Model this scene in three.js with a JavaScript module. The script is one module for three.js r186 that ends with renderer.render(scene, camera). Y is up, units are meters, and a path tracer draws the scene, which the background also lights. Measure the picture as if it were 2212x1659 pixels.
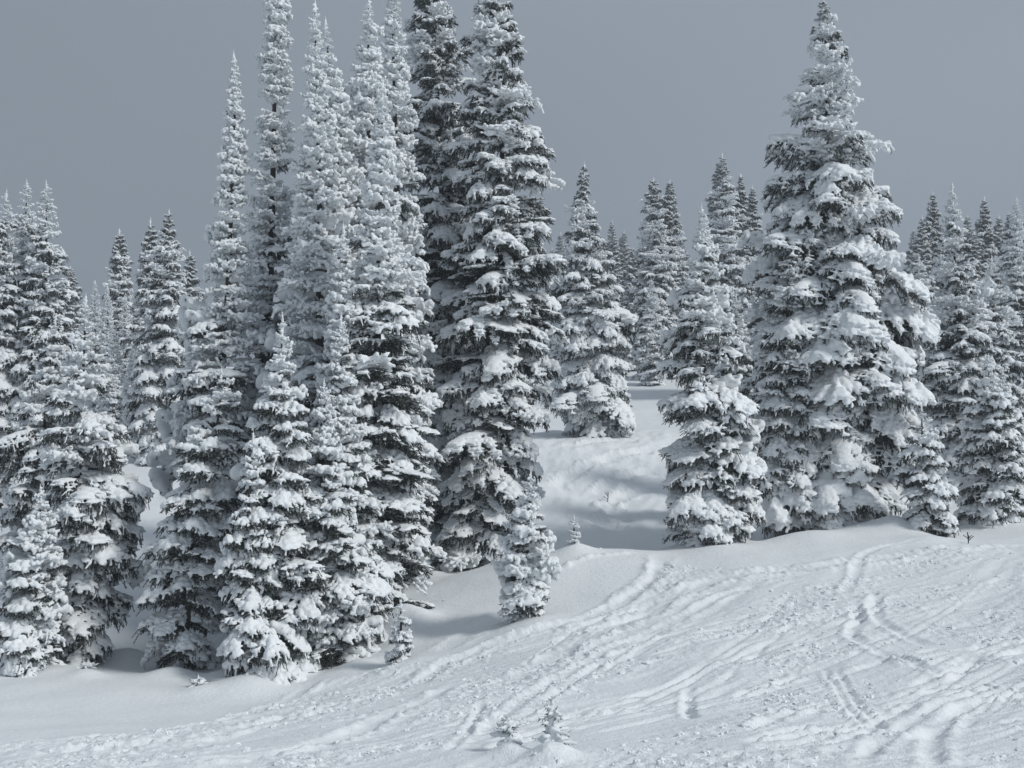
import * as THREE from 'three';
import { mergeGeometries } from 'three/addons/utils/BufferGeometryUtils.js';

const clamp = (v, a, b) => Math.min(b, Math.max(a, v)), lerp = (a, b, t) => a + (b - a) * t;

// ---------------------------------------------------------------- camera, sky, sun, exposure
const scene = new THREE.Scene();
const camera = new THREE.PerspectiveCamera(36, 4 / 3, 0.1, 3000);
camera.position.set(0, 0, 0);
camera.lookAt(0, 0, -1);

const renderer = new THREE.WebGLRenderer();
renderer.toneMapping = THREE.LinearToneMapping;
renderer.toneMappingExposure = 0.86;
renderer.shadowMap.enabled = true;

{ // thin even cloud: a grey sky, a little brighter overhead and towards the veiled sun
  const W = 256, H = 128, data = new Float32Array(W * H * 4);
  const sd = new THREE.Vector3(0.85, 0.84, 0.45).normalize();
  for (let j = 0; j < H; j++) for (let i = 0; i < W; i++) {
    const up = ((j + 0.5) / H - 0.5) * Math.PI, rd = ((i + 0.5) / W - 0.5) * 2 * Math.PI;
    const x = Math.cos(rd) * Math.cos(up), y = Math.sin(up), z = Math.sin(rd) * Math.cos(up);
    const toSun = Math.max(0, x * sd.x + y * sd.y + z * sd.z);
    const b = 1.0 + 0.08 * Math.max(0, y) + 0.30 * x * Math.sqrt(Math.max(0, 1 - y)) + 0.15 * toSun ** 4 + 0.055 * noise3(x * 3.1 + 4, y * 5, z * 3.1) + 0.02 * noise3(x * 8, y * 13 + 2, z * 8);
    const o = (j * W + i) * 4;
    data[o] = 0.338 * b; data[o + 1] = 0.391 * b; data[o + 2] = 0.460 * b; data[o + 3] = 1;
  }
  const sky = new THREE.DataTexture(data, W, H, THREE.RGBAFormat, THREE.FloatType);
  sky.mapping = THREE.EquirectangularReflectionMapping;
  sky.magFilter = THREE.LinearFilter;
  sky.needsUpdate = true;
  scene.background = sky;
  scene.environment = sky;
}
const sun = new THREE.DirectionalLight(0xfffefb, 2.75);
sun.position.set(85, 84, 45);
sun.target.position.set(0, 0, -20);
sun.position.add(sun.target.position);
sun.castShadow = true;
sun.shadow.radius = 21;
sun.shadow.mapSize.set(4096, 4096);
Object.assign(sun.shadow.camera, { left: -60, right: 60, top: 40, bottom: -40, near: 1, far: 220 });
scene.add(sun, sun.target);
scene.fog = new THREE.FogExp2(new THREE.Color(0.80, 0.88, 0.97), 0.0021);

// ---------------------------------------------------------------- numbers and noise
function rng(seed) {
  let a = seed >>> 0;
  return () => { a = (a + 0x6d2b79f5) | 0; let t = Math.imul(a ^ (a >>> 15), 1 | a); t = (t + Math.imul(t ^ (t >>> 7), 61 | t)) ^ t; return ((t ^ (t >>> 14)) >>> 0) / 4294967296; };
}
const smooth = (a, b, v) => { const t = clamp((v - a) / (b - a), 0, 1); return t * t * (3 - 2 * t); };
function hash3(x, y, z) { let h = Math.imul(x, 374761393) ^ Math.imul(y, 668265263) ^ Math.imul(z, 2147483647 ^ 0x5bd1e995); h = Math.imul(h ^ (h >>> 13), 1274126177); return ((h ^ (h >>> 16)) >>> 0) / 2147483648 - 1; }
function noise2(x, y, s = 0) {
  const ix = Math.floor(x), iy = Math.floor(y), fx = x - ix, fy = y - iy;
  const u = fx * fx * fx * (fx * (fx * 6 - 15) + 10), v = fy * fy * fy * (fy * (fy * 6 - 15) + 10);
  const g = (i, j, dx, dy) => { const a = hash3(i, j, s) * Math.PI; return Math.cos(a) * dx + Math.sin(a) * dy; };
  return 1.5 * lerp(lerp(g(ix, iy, fx, fy), g(ix + 1, iy, fx - 1, fy), u), lerp(g(ix, iy + 1, fx, fy - 1), g(ix + 1, iy + 1, fx - 1, fy - 1), u), v);
}
function noise3(x, y, z) {
  const ix = Math.floor(x), iy = Math.floor(y), iz = Math.floor(z), fx = x - ix, fy = y - iy, fz = z - iz;
  const u = fx * fx * (3 - 2 * fx), v = fy * fy * (3 - 2 * fy), w = fz * fz * (3 - 2 * fz);
  const l = (k) => lerp(lerp(hash3(ix, iy, k), hash3(ix + 1, iy, k), u), lerp(hash3(ix, iy + 1, k), hash3(ix + 1, iy + 1, k), u), v);
  return lerp(l(iz), l(iz + 1), w);
}
function numbered(name) { const k = (numbered.n ??= {}); k[name] = (k[name] ?? -1) + 1; return k[name] ? `${name}_${String(k[name]).padStart(3, '0')}` : name; }
function tag(o, label, category, group, kind) { o.userData.label = label; if (category) o.userData.category = category; if (group) o.userData.group = group; if (kind) o.userData.kind = kind; return o; }
function part(geometry, material, name, parent) { const m = new THREE.Mesh(geometry, material); m.name = name; m.castShadow = m.receiveShadow = true; parent.add(m); return m; }

// ---------------------------------------------------------------- materials
const snowMat = new THREE.MeshStandardMaterial({ name: 'snow', color: new THREE.Color(0.825, 0.853, 0.87), roughness: 0.85 });
const rimeMat = new THREE.MeshStandardMaterial({ name: 'rime', color: new THREE.Color(0.79, 0.82, 0.835), roughness: 0.9 });
const needleMat = new THREE.MeshStandardMaterial({ name: 'frosted needles', color: 0xffffff, vertexColors: true, roughness: 0.9, side: THREE.DoubleSide });
const barkMat = new THREE.MeshStandardMaterial({ name: 'bark', color: new THREE.Color(0.055, 0.048, 0.042), roughness: 0.95 });
const twigMat = new THREE.MeshStandardMaterial({ name: 'bare twig', color: new THREE.Color(0.03, 0.027, 0.025), roughness: 0.9 });

// ---------------------------------------------------------------- lie of the land
// The photograph is measured on a sheet 2212 x 1659; a point of it at a depth in metres is a point of the place.
const F = 829.5 / Math.tan(THREE.MathUtils.degToRad(18));
const along = (px, d) => ((px - 1106) / F) * d, upward = (py, d) => ((829.5 - py) / F) * d;
const knots = [];
for (const [px, py, d] of [
  [0, 1659, 11.2], [550, 1659, 10.3], [1106, 1659, 9.5], [1660, 1659, 8.8], [2212, 1659, 8.2],
  [0, 1565, 14.6], [500, 1555, 14.8], [1106, 1450, 15.6], [1660, 1400, 15.4], [2212, 1390, 14.6],
  [0, 1462, 19], [180, 1458, 18.8], [360, 1480, 18.3], [600, 1492, 18.2], [850, 1445, 18.4], [1000, 1390, 18.8], [1140, 1348, 19.4], [1240, 1262, 21.2],
  [1240, 1187, 23.4], [1330, 1199, 22.9], [1440, 1201, 22.9], [1600, 1186, 23.8], [1750, 1166, 24.6], [1900, 1150, 25.4], [2050, 1155, 25.6], [2212, 1135, 26.6],
  [1000, 1240, 25.5], [900, 1290, 22.5], [1100, 1225, 25.2],
  [1330, 1225, 27], [1300, 1165, 31], [1430, 1190, 29], [1300, 1060, 36], [1430, 1060, 36], [1300, 950, 42], [1180, 950, 41], [1440, 935, 44], [1400, 925, 54], [1400, 835, 70], [1410, 812, 78],
  [1790, 1130, 29], [1800, 1050, 36], [2150, 1120, 29], [2200, 860, 60], [2200, 785, 76], [1800, 860, 60],
  [340, 1006, 45], [330, 1100, 36], [290, 1290, 25], [270, 1440, 20.6], [30, 1060, 39], [20, 1230, 27], [700, 1200, 30], [700, 1000, 45],
  [60, 800, 90], [600, 800, 90], [1106, 800, 95], [1700, 780, 95], [2212, 740, 95],
]) knots.push([along(px, d), upward(py, d), -d]);
for (const k of [[0, -1.65, 0], [-6, -2.6, -1], [6, -0.8, 0], [0, 3, 30], [-100, -4, 60], [100, 9, 60], [0, 25, 220], [-250, 10, 220], [250, 35, 220], [-60, -9, -20], [60, 3, -25], [-300, -30, 0], [300, 10, 0],
  [-40, 0, -130], [40, 2.5, -130], [0, -5, -190], [-130, -10, -180], [130, 0, -180], [0, -40, -380], [-300, -50, -330], [300, -30, -330]]) knots.push(k);
const tps = (r2) => (r2 > 1e-9 ? 0.5 * r2 * Math.log(r2) : 0);
const weights = (() => {
  const n = knots.length, N = n + 3, A = Array.from({ length: N }, () => new Float64Array(N + 1));
  for (let i = 0; i < n; i++) {
    for (let j = 0; j < n; j++) A[i][j] = tps((knots[i][0] - knots[j][0]) ** 2 + (knots[i][2] - knots[j][2]) ** 2);
    A[i][i] += 0.25;
    A[i][n] = A[n][i] = 1; A[i][n + 1] = A[n + 1][i] = knots[i][0]; A[i][n + 2] = A[n + 2][i] = knots[i][2]; A[i][N] = knots[i][1];
  }
  for (let c = 0; c < N; c++) {
    let p = c; for (let r = c + 1; r < N; r++) if (Math.abs(A[r][c]) > Math.abs(A[p][c])) p = r;
    [A[c], A[p]] = [A[p], A[c]];
    for (let r = 0; r < N; r++) if (r !== c) { const f = A[r][c] / A[c][c]; if (f) for (let k = c; k <= N; k++) A[r][k] -= f * A[c][k]; }
  }
  return A.map((row, i) => row[N] / row[i]);
})();
function land(x, z) {
  const n = knots.length; let y = weights[n] + weights[n + 1] * x + weights[n + 2] * z;
  for (let i = 0; i < n; i++) { const k = knots[i], dx = x - k[0], dz = z - k[2]; y += weights[i] * tps(dx * dx + dz * dz); }
  return y;
}
/** Where the line of sight through a point of the photograph meets the land. */
function at(px, py, from = 5) {
  let d = from, step = 0.25;
  for (; d < 150; d += step) if (upward(py, d) < land(along(px, d), -d)) break;
  for (let k = 0; k < 12; k++) { step /= 2; d += upward(py, d) < land(along(px, d), -d) ? -step : step; }
  return [along(px, d), -d];
}
const mounds = []; // drifts and buried hummocks: x, z, radius, height
function ground(x, z) {
  let y = land(x, z);
  for (const [mx, mz, r, h] of mounds) { const q = ((x - mx) ** 2 + (z - mz) ** 2) / (r * r); if (q < 6) y += h * Math.exp(-q); }
  return y;
}

// ---------------------------------------------------------------- solid snow shapes out of a field of distances
class Field {
  constructor(lo, hi, h, soft) { this.lo = lo; this.h = h; this.k = 1 / soft; this.n = [0, 1, 2].map((c) => Math.ceil((hi[c] - lo[c]) / h) + 2); this.f = new Float32Array(this.n[0] * this.n[1] * this.n[2]); }
  splat(a, b, pad, dist) {
    const { lo, h, n, f, k } = this, s = [], e = [];
    for (let c = 0; c < 3; c++) { s[c] = Math.max(0, Math.floor((Math.min(a[c], b[c]) - pad - lo[c]) / h)); e[c] = Math.min(n[c] - 1, Math.ceil((Math.max(a[c], b[c]) + pad - lo[c]) / h)); }
    for (let z = s[2]; z <= e[2]; z++) for (let y = s[1]; y <= e[1]; y++) for (let x = s[0]; x <= e[0]; x++) {
      const d = dist(lo[0] + x * h, lo[1] + y * h, lo[2] + z * h);
      if (d < 3 / k) f[(z * n[1] + y) * n[0] + x] += Math.exp(-k * Math.max(d, -8 / k));
    }
  }
  capsule(a, b, ra, rb) {
    const ab = [b[0] - a[0], b[1] - a[1], b[2] - a[2]], L = ab[0] ** 2 + ab[1] ** 2 + ab[2] ** 2 + 1e-9;
    this.splat(a, b, Math.max(ra, rb) + 3 / this.k, (x, y, z) => {
      const t = clamp(((x - a[0]) * ab[0] + (y - a[1]) * ab[1] + (z - a[2]) * ab[2]) / L, 0, 1);
      return Math.hypot(x - a[0] - ab[0] * t, y - a[1] - ab[1] * t, z - a[2] - ab[2] * t) - lerp(ra, rb, t);
    });
  }
  pad(c, rx, up, down, rz) { // a cushion, rounder above than below
    const m = Math.max(rx, up, rz);
    this.splat(c, c, m + 3 / this.k, (x, y, z) => {
      const ry = y > c[1] ? up : down, q = Math.hypot((x - c[0]) / rx, (y - c[1]) / ry, (z - c[2]) / rz);
      return (q - 1) * Math.min(rx, ry, rz);
    });
  }
  mesh(rough = 0, scale = 20, seed = 0) {
    const { lo, h, n, f, k } = this, [nx, ny, nz] = n, v = new Float32Array(f.length);
    for (let i = 0; i < f.length; i++) {
      let w = Math.log(f[i] + 1e-4) / k;
      if (rough && f[i] > 1e-3 && f[i] < 30) { const x = i % nx, y = ((i / nx) | 0) % ny, z = (i / (nx * ny)) | 0; w += rough * noise3(x * h * scale + seed, y * h * scale, z * h * scale); }
      v[i] = w;
    }
    const ids = new Int32Array(f.length).fill(-1), pos = [], idx = [], sx = 1, sy = nx, sz = nx * ny;
    const corner = [0, sx, sy, sx + sy, sz, sx + sz, sy + sz, sx + sy + sz], E = [[0, 1], [0, 2], [0, 4], [1, 3], [1, 5], [2, 3], [2, 6], [3, 7], [4, 5], [4, 6], [5, 7], [6, 7]];
    for (let z = 0; z < nz - 1; z++) for (let y = 0; y < ny - 1; y++) for (let x = 0; x < nx - 1; x++) {
      const o = (z * ny + y) * nx + x; let mask = 0;
      for (let c = 0; c < 8; c++) if (v[o + corner[c]] > 0) mask |= 1 << c;
      if (mask === 0 || mask === 255) continue;
      let X = 0, Y = 0, Z = 0, m = 0;
      for (const [p, q] of E) {
        if (((mask >> p) & 1) === ((mask >> q) & 1)) continue;
        const vp = v[o + corner[p]], vq = v[o + corner[q]], t = vp / (vp - vq);
        X += lerp(p & 1, q & 1, t); Y += lerp((p >> 1) & 1, (q >> 1) & 1, t); Z += lerp(p >> 2, q >> 2, t); m++;
      }
      ids[o] = pos.length / 3;
      pos.push(lo[0] + (x + X / m) * h, lo[1] + (y + Y / m) * h, lo[2] + (z + Z / m) * h);
    }
    const quad = (a, b, c, d, flip) => { if (a < 0 || b < 0 || c < 0 || d < 0) return; flip ? idx.push(a, c, b, a, d, c) : idx.push(a, b, c, a, c, d); };
    for (let z = 1; z < nz - 1; z++) for (let y = 1; y < ny - 1; y++) for (let x = 1; x < nx - 1; x++) {
      const o = (z * ny + y) * nx + x, s = v[o] > 0;
      if (s !== v[o + sx] > 0) quad(ids[o - sy - sz], ids[o - sz], ids[o], ids[o - sy], !s);
      if (s !== v[o + sy] > 0) quad(ids[o - sx - sz], ids[o - sx], ids[o], ids[o - sz], !s);
      if (s !== v[o + sz] > 0) quad(ids[o - sx - sy], ids[o - sy], ids[o], ids[o - sx], !s);
    }
    const g = new THREE.BufferGeometry();
    g.setAttribute('position', new THREE.Float32BufferAttribute(pos, 3));
    g.setIndex(idx);
    g.computeVertexNormals();
    return g;
  }
}

// ---------------------------------------------------------------- boughs
// A bough lies along +x: a stem, side shoots in its plane and twigs on those. Its needles are one mesh, the snow it carries another.
const KINDS = {
  rime: { wide: 0.46, droop: 0.06, curl: 0.10, gap: 0.135, angle: 50, hang: 0.08, fringe: 0.1, finger: 0.0265, sheet: 0, lift: 0.002, rough: 0.016, dark: 0.3, keep: 1, bush: 0.8, skip: 0.4 },
  light: { wide: 0.46, droop: 0.14, curl: 0.10, gap: 0.15, angle: 52, hang: 0.25, fringe: 0.5, finger: 0.017, sheet: 0.5, lift: 0.012, rough: 0.010, dark: 0.45, keep: 0.95, bush: 0.3 },
  load: { wide: 0.50, droop: 0.22, curl: 0.14, gap: 0.16, angle: 54, hang: 0.4, fringe: 0.6, finger: 0.019, sheet: 1.2, lift: 0.016, rough: 0.010, dark: 0.68, keep: 0.97, bush: 0.2 },
  spruce: { wide: 0.40, droop: 0.20, curl: 0.16, gap: 0.14, angle: 50, hang: 0.8, fringe: 1.5, finger: 0.0128, sheet: 0.22, lift: 0.006, rough: 0.008, dark: 0.6, keep: 0.86, bush: 0.4, bare: 0.3 },
  heavy: { wide: 0.44, droop: 0.26, curl: 0.18, gap: 0.15, angle: 54, hang: 0.6, fringe: 1.0, finger: 0.017, sheet: 1.35, lift: 0.014, rough: 0.010, dark: 0.66, keep: 0.95, bush: 0.25, bare: 0.4 },
  bare: { wide: 0.44, droop: 0.12, curl: 0.08, gap: 0.12, angle: 42, hang: 0.12, fringe: 0.1, finger: 0.012, sheet: 0.12, lift: 0.010, rough: 0.006, dark: 0.8, keep: 0.45, bush: 0.3 },
};
function skeleton(K, L, R) {
  const seg = [], bend = (R() - 0.5) * 0.16, stem = (s) => [L * s * (1 - 0.08 * s), L * (K.curl * s - K.droop * s * s), L * bend * s * s];
  const small = clamp(L / 0.7, 0.5, 1), n = Math.max(3, Math.round(L / 0.14));
  for (let i = 0; i < n; i++) seg.push({ a: stem(i / n), b: stem((i + 1) / n), w: 1, core: 1 - 0.6 * (i / n), tip: i === n - 1 });
  const m = Math.max(3, Math.round(L / (K.gap * small)));
  const drop = (p, len) => { const a = R() * 6.28, o = 0.6 * len * R(); seg.push({ a: p, b: [p[0] + Math.cos(a) * o + 0.3 * len, p[1] - len * 0.85, p[2] + Math.sin(a) * o], w: 0.85, core: 0, tip: true, drop: true }); };
  for (let i = 0; i <= m; i++) for (const side of [-1, 1]) {
    const s = clamp((i + 0.6 * R()) / m, 0.05, 0.97), a = stem(s);
    const len = L * K.wide * (Math.pow(1 - s, 0.7) * Math.min(1, 0.35 + s * 2.4) * (0.55 + 0.75 * R())) + 0.06 * small + 0.02;
    const th = (K.angle + 24 * (R() - 0.5)) * Math.PI / 180, dx = Math.cos(th), dz = Math.sin(th) * side, k = Math.max(1, Math.round(len / 0.11));
    const hang = K.hang * (0.5 + R()), rise = K.bush * (R() - 0.42);
    const pt = (t) => [a[0] + dx * len * t, a[1] + len * (0.06 * t + rise * t - hang * t * t * 0.7) - L * 0.05 * t, a[2] + dz * len * t];
    for (let j = 0; j < k; j++) seg.push({ a: pt(j / k), b: pt((j + 1) / k), w: 1, core: 0.9 * (1 - (j + 0.3) / k), tip: j === k - 1 });
    if (len < 0.1) continue;
    const q = Math.max(1, Math.round(len / (0.105 * small)));
    for (let j = 0; j < q; j++) for (const sd of [-1, 1]) {
      if (R() < (K.skip ?? 0.15)) continue;
      const t = (j + 0.35 + 0.6 * R()) / q, b = pt(t), tl = Math.min(0.15 * small, len * 0.5) * (1.05 - 0.4 * t) * (0.5 + 0.8 * R()), t2 = Math.atan2(dz, dx) + sd * (0.65 + 0.5 * (R() - 0.5));
      const down = K.hang * (0.4 + 0.9 * R()), f = 1 - 0.5 * Math.min(1, down), c = [b[0] + Math.cos(t2) * tl * f, b[1] - tl * down * 0.9 + tl * (0.1 * (R() - 0.3) + 1.5 * K.bush * (R() - 0.4)), b[2] + Math.sin(t2) * tl * f];
      seg.push({ a: b, b: c, w: 0.85, core: 0, tip: true });
      if (R() < K.fringe * 0.45) drop([lerp(b[0], c[0], 0.7), lerp(b[1], c[1], 0.7), lerp(b[2], c[2], 0.7)], 0.11 * small * (0.5 + 0.9 * R()));
    }
    if (R() < K.fringe) drop(pt(0.95), 0.10 * small * (0.5 + 0.8 * R()));
  }
  if (K.fringe > 0.3) for (let k = 0; k < 3; k++) drop(stem(0.8 + 0.07 * k), 0.12 * small * (0.6 + 0.6 * R()));
  return seg;
}
function needles(seg, K, R, dense = 1) {
  const pos = [], col = [], nor = [], v = new THREE.Vector3(), u = new THREE.Vector3(), w = new THREE.Vector3(), t = new THREE.Vector3();
  const tri = (a, b, c, f, nrm) => { pos.push(...a, ...b, ...c); for (let i = 0; i < 3; i++) { col.push(lerp(0.022, 0.50, f), lerp(0.030, 0.53, f), lerp(0.023, 0.54, f)); nor.push(...nrm); } };
  for (const s of seg) {
    t.set(s.b[0] - s.a[0], s.b[1] - s.a[1], s.b[2] - s.a[2]); const len = t.length(); if (len < 1e-4) continue; t.normalize();
    u.set(0, 1, 0).cross(t); if (u.lengthSq() < 0.01) u.set(1, 0, 0); u.normalize(); w.crossVectors(t, u).normalize();
    const r = 0.007 * s.w, frost0 = R() < K.dark ? 0.05 : 0.35; // the shoot itself, three-sided
    for (let i = 0; i < 3; i++) {
      const p = (k, e) => { const a = (k / 3) * 2 * Math.PI; return v.copy(u).multiplyScalar(Math.cos(a) * r).addScaledVector(w, Math.sin(a) * r).add(new THREE.Vector3(...(e ? s.b : s.a))).toArray(); };
      const a0 = ((i + 0.5) / 3) * 2 * Math.PI, nn = u.clone().multiplyScalar(Math.cos(a0)).addScaledVector(w, Math.sin(a0)).toArray();
      tri(p(i, 0), p(i + 1, 0), p(i + 1, 1), frost0 * 0.4, nn); tri(p(i, 0), p(i + 1, 1), p(i, 1), frost0 * 0.4, nn);
    }
    const c = Math.max(2, Math.round((len / 0.017) * dense));
    for (let i = 0; i < c; i++) {
      const e = (i + R()) / c, a = R() * 2 * Math.PI, out = u.clone().multiplyScalar(Math.cos(a)).addScaledVector(w, Math.sin(a));
      if (out.y > 0.1 && R() < 0.75) out.y *= -1;
      const dir = out.clone().multiplyScalar(0.85).addScaledVector(t, 0.6).normalize(), nl = 0.032 + 0.03 * R();
      const o = new THREE.Vector3(...s.a).addScaledVector(t, len * e), side = dir.clone().cross(t).normalize().multiplyScalar(0.0075 + 0.0055 * R());
      const tip = o.clone().addScaledVector(dir, nl), f = R() < K.dark ? 0.10 * R() : 0.25 + 0.75 * R();
      tri(o.clone().add(side).toArray(), o.clone().sub(side).toArray(), tip.toArray(), f, dir.clone().cross(side).normalize().toArray());
    }
  }
  const g = new THREE.BufferGeometry();
  g.setAttribute('position', new THREE.Float32BufferAttribute(pos, 3));
  g.setAttribute('normal', new THREE.Float32BufferAttribute(nor, 3));
  g.setAttribute('color', new THREE.Float32BufferAttribute(col, 3));
  return g;
}
function makeBough(kind, L, seed) {
  const K = KINDS[kind], R = rng(seed), seg = skeleton(K, L, R), small = clamp(0.55 + 0.45 * L, 0.6, 1.1);
  const lo = [9, 9, 9], hi = [-9, -9, -9];
  for (const s of seg) for (const p of [s.a, s.b]) for (let c = 0; c < 3; c++) { lo[c] = Math.min(lo[c], p[c]); hi[c] = Math.max(hi[c], p[c]); }
  for (let c = 0; c < 3; c++) { lo[c] -= 0.14; hi[c] += 0.14; }
  const h = L > 1.6 ? 0.0185 : L > 1 ? 0.0165 : L > 0.5 ? 0.014 : 0.0115, f = new Field(lo, hi, h, h * 0.42), amount = 0.7 + 0.6 * R();
  for (const s of seg) {
    if (R() > K.keep || (s.drop && R() < (K.bare ?? 0.5))) continue;
    const r = K.finger * (K.sheet ? small : Math.max(small, 0.85)), ra = r * s.w * (0.85 + 0.4 * R()), rb = s.tip ? ra * (0.75 + 0.45 * R()) : ra, up = (p) => [p[0], p[1] + K.lift, p[2]];
    f.capsule(up(s.a), up(s.b), ra, rb);
    if (!K.sheet || !s.core) continue;
    const len = Math.hypot(s.b[0] - s.a[0], s.b[1] - s.a[1], s.b[2] - s.a[2]), n = Math.max(1, Math.round(len / 0.06));
    for (let i = 0; i < n; i++) {
      const t = (i + R()) / n, c = s.a.map((p, k) => lerp(p, s.b[k], t)), thick = K.sheet * amount * small * s.core * (0.5 + 0.5 * smooth(0, 0.25, c[0] / L)) * (0.55 + 0.9 * R());
      if (R() < 0.3) continue;
      f.pad([c[0], c[1] + K.lift, c[2]], 0.075 * small * (0.7 + 0.5 * R()), 0.012 + 0.085 * thick, 0.012, 0.075 * small * (0.7 + 0.5 * R()));
    }
  }
  return { L, snow: f.mesh(K.rough, 28, seed % 97), green: needles(kind === 'rime' ? seg : seg.concat(seg.filter((s) => R() < 0.6).map((s) => { const y = 0.03 + 0.06 * R() * small, e = 0.04 * (R() - 0.5); return { ...s, a: [s.a[0], s.a[1] - y, s.a[2]], b: [s.b[0] + e, s.b[1] - y * 1.3, s.b[2] + e] }; })), K, R, L > 1.3 ? 0.55 : 0.75) };
}
const SIZES = { 0.24: 3, 0.45: 3, 0.8: 3, 1.25: 3, 1.9: 2 }, library = {};
let seed0 = 11;
for (const kind of Object.keys(KINDS)) {
  library[kind] = [];
  for (const [L, count] of Object.entries(SIZES)) {
    if (kind !== 'rime' && +L < 0.4) continue;
    if (kind === 'rime' && +L > 1.5) continue;
    const set = []; for (let i = 0; i < count; i++) set.push(makeBough(kind, +L, (seed0 += 7)));
    library[kind].push({ L: +L, set });
  }
}
const pick = (kind, L, R) => { let best = library[kind][0]; for (const c of library[kind]) if (Math.abs(Math.log(c.L / L)) < Math.abs(Math.log(best.L / L))) best = c; return best.set[(R() * best.set.length) | 0]; };
const joined = (b) => (b.joined ??= (() => {
  const s = b.snow.clone(); s.setAttribute('color', new THREE.Float32BufferAttribute(new Float32Array(s.attributes.position.count * 3).fill(1), 3));
  return mergeGeometries([b.green, s.toNonIndexed()], true);
})());
const leaders = [0, 1, 2].map((i) => { // the snowed-up topmost shoot
  const R = rng(500 + i), f = new Field([-0.16, -0.1, -0.16], [0.16, 0.85, 0.16], 0.011, 0.009);
  for (let k = 0; k < 8; k++) f.capsule([0.008 * Math.sin(k), k * 0.09, 0.008 * Math.cos(k)], [0.008 * Math.sin(k + 1), (k + 1) * 0.09, 0.008 * Math.cos(k + 1)], 0.034 - 0.0030 * k, 0.031 - 0.0028 * k);
  for (let k = 0; k < 16; k++) { const y = 0.02 + 0.62 * R() ** 1.3, a = R() * 6.28, l = (0.12 - 0.13 * y) * (0.6 + 0.6 * R()); f.capsule([0, y, 0], [Math.cos(a) * l, y + l * 0.25, Math.sin(a) * l], 0.020, 0.014); }
  return f.mesh(0.006, 40, i);
});

// ---------------------------------------------------------------- trees
const trees = [];
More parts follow.
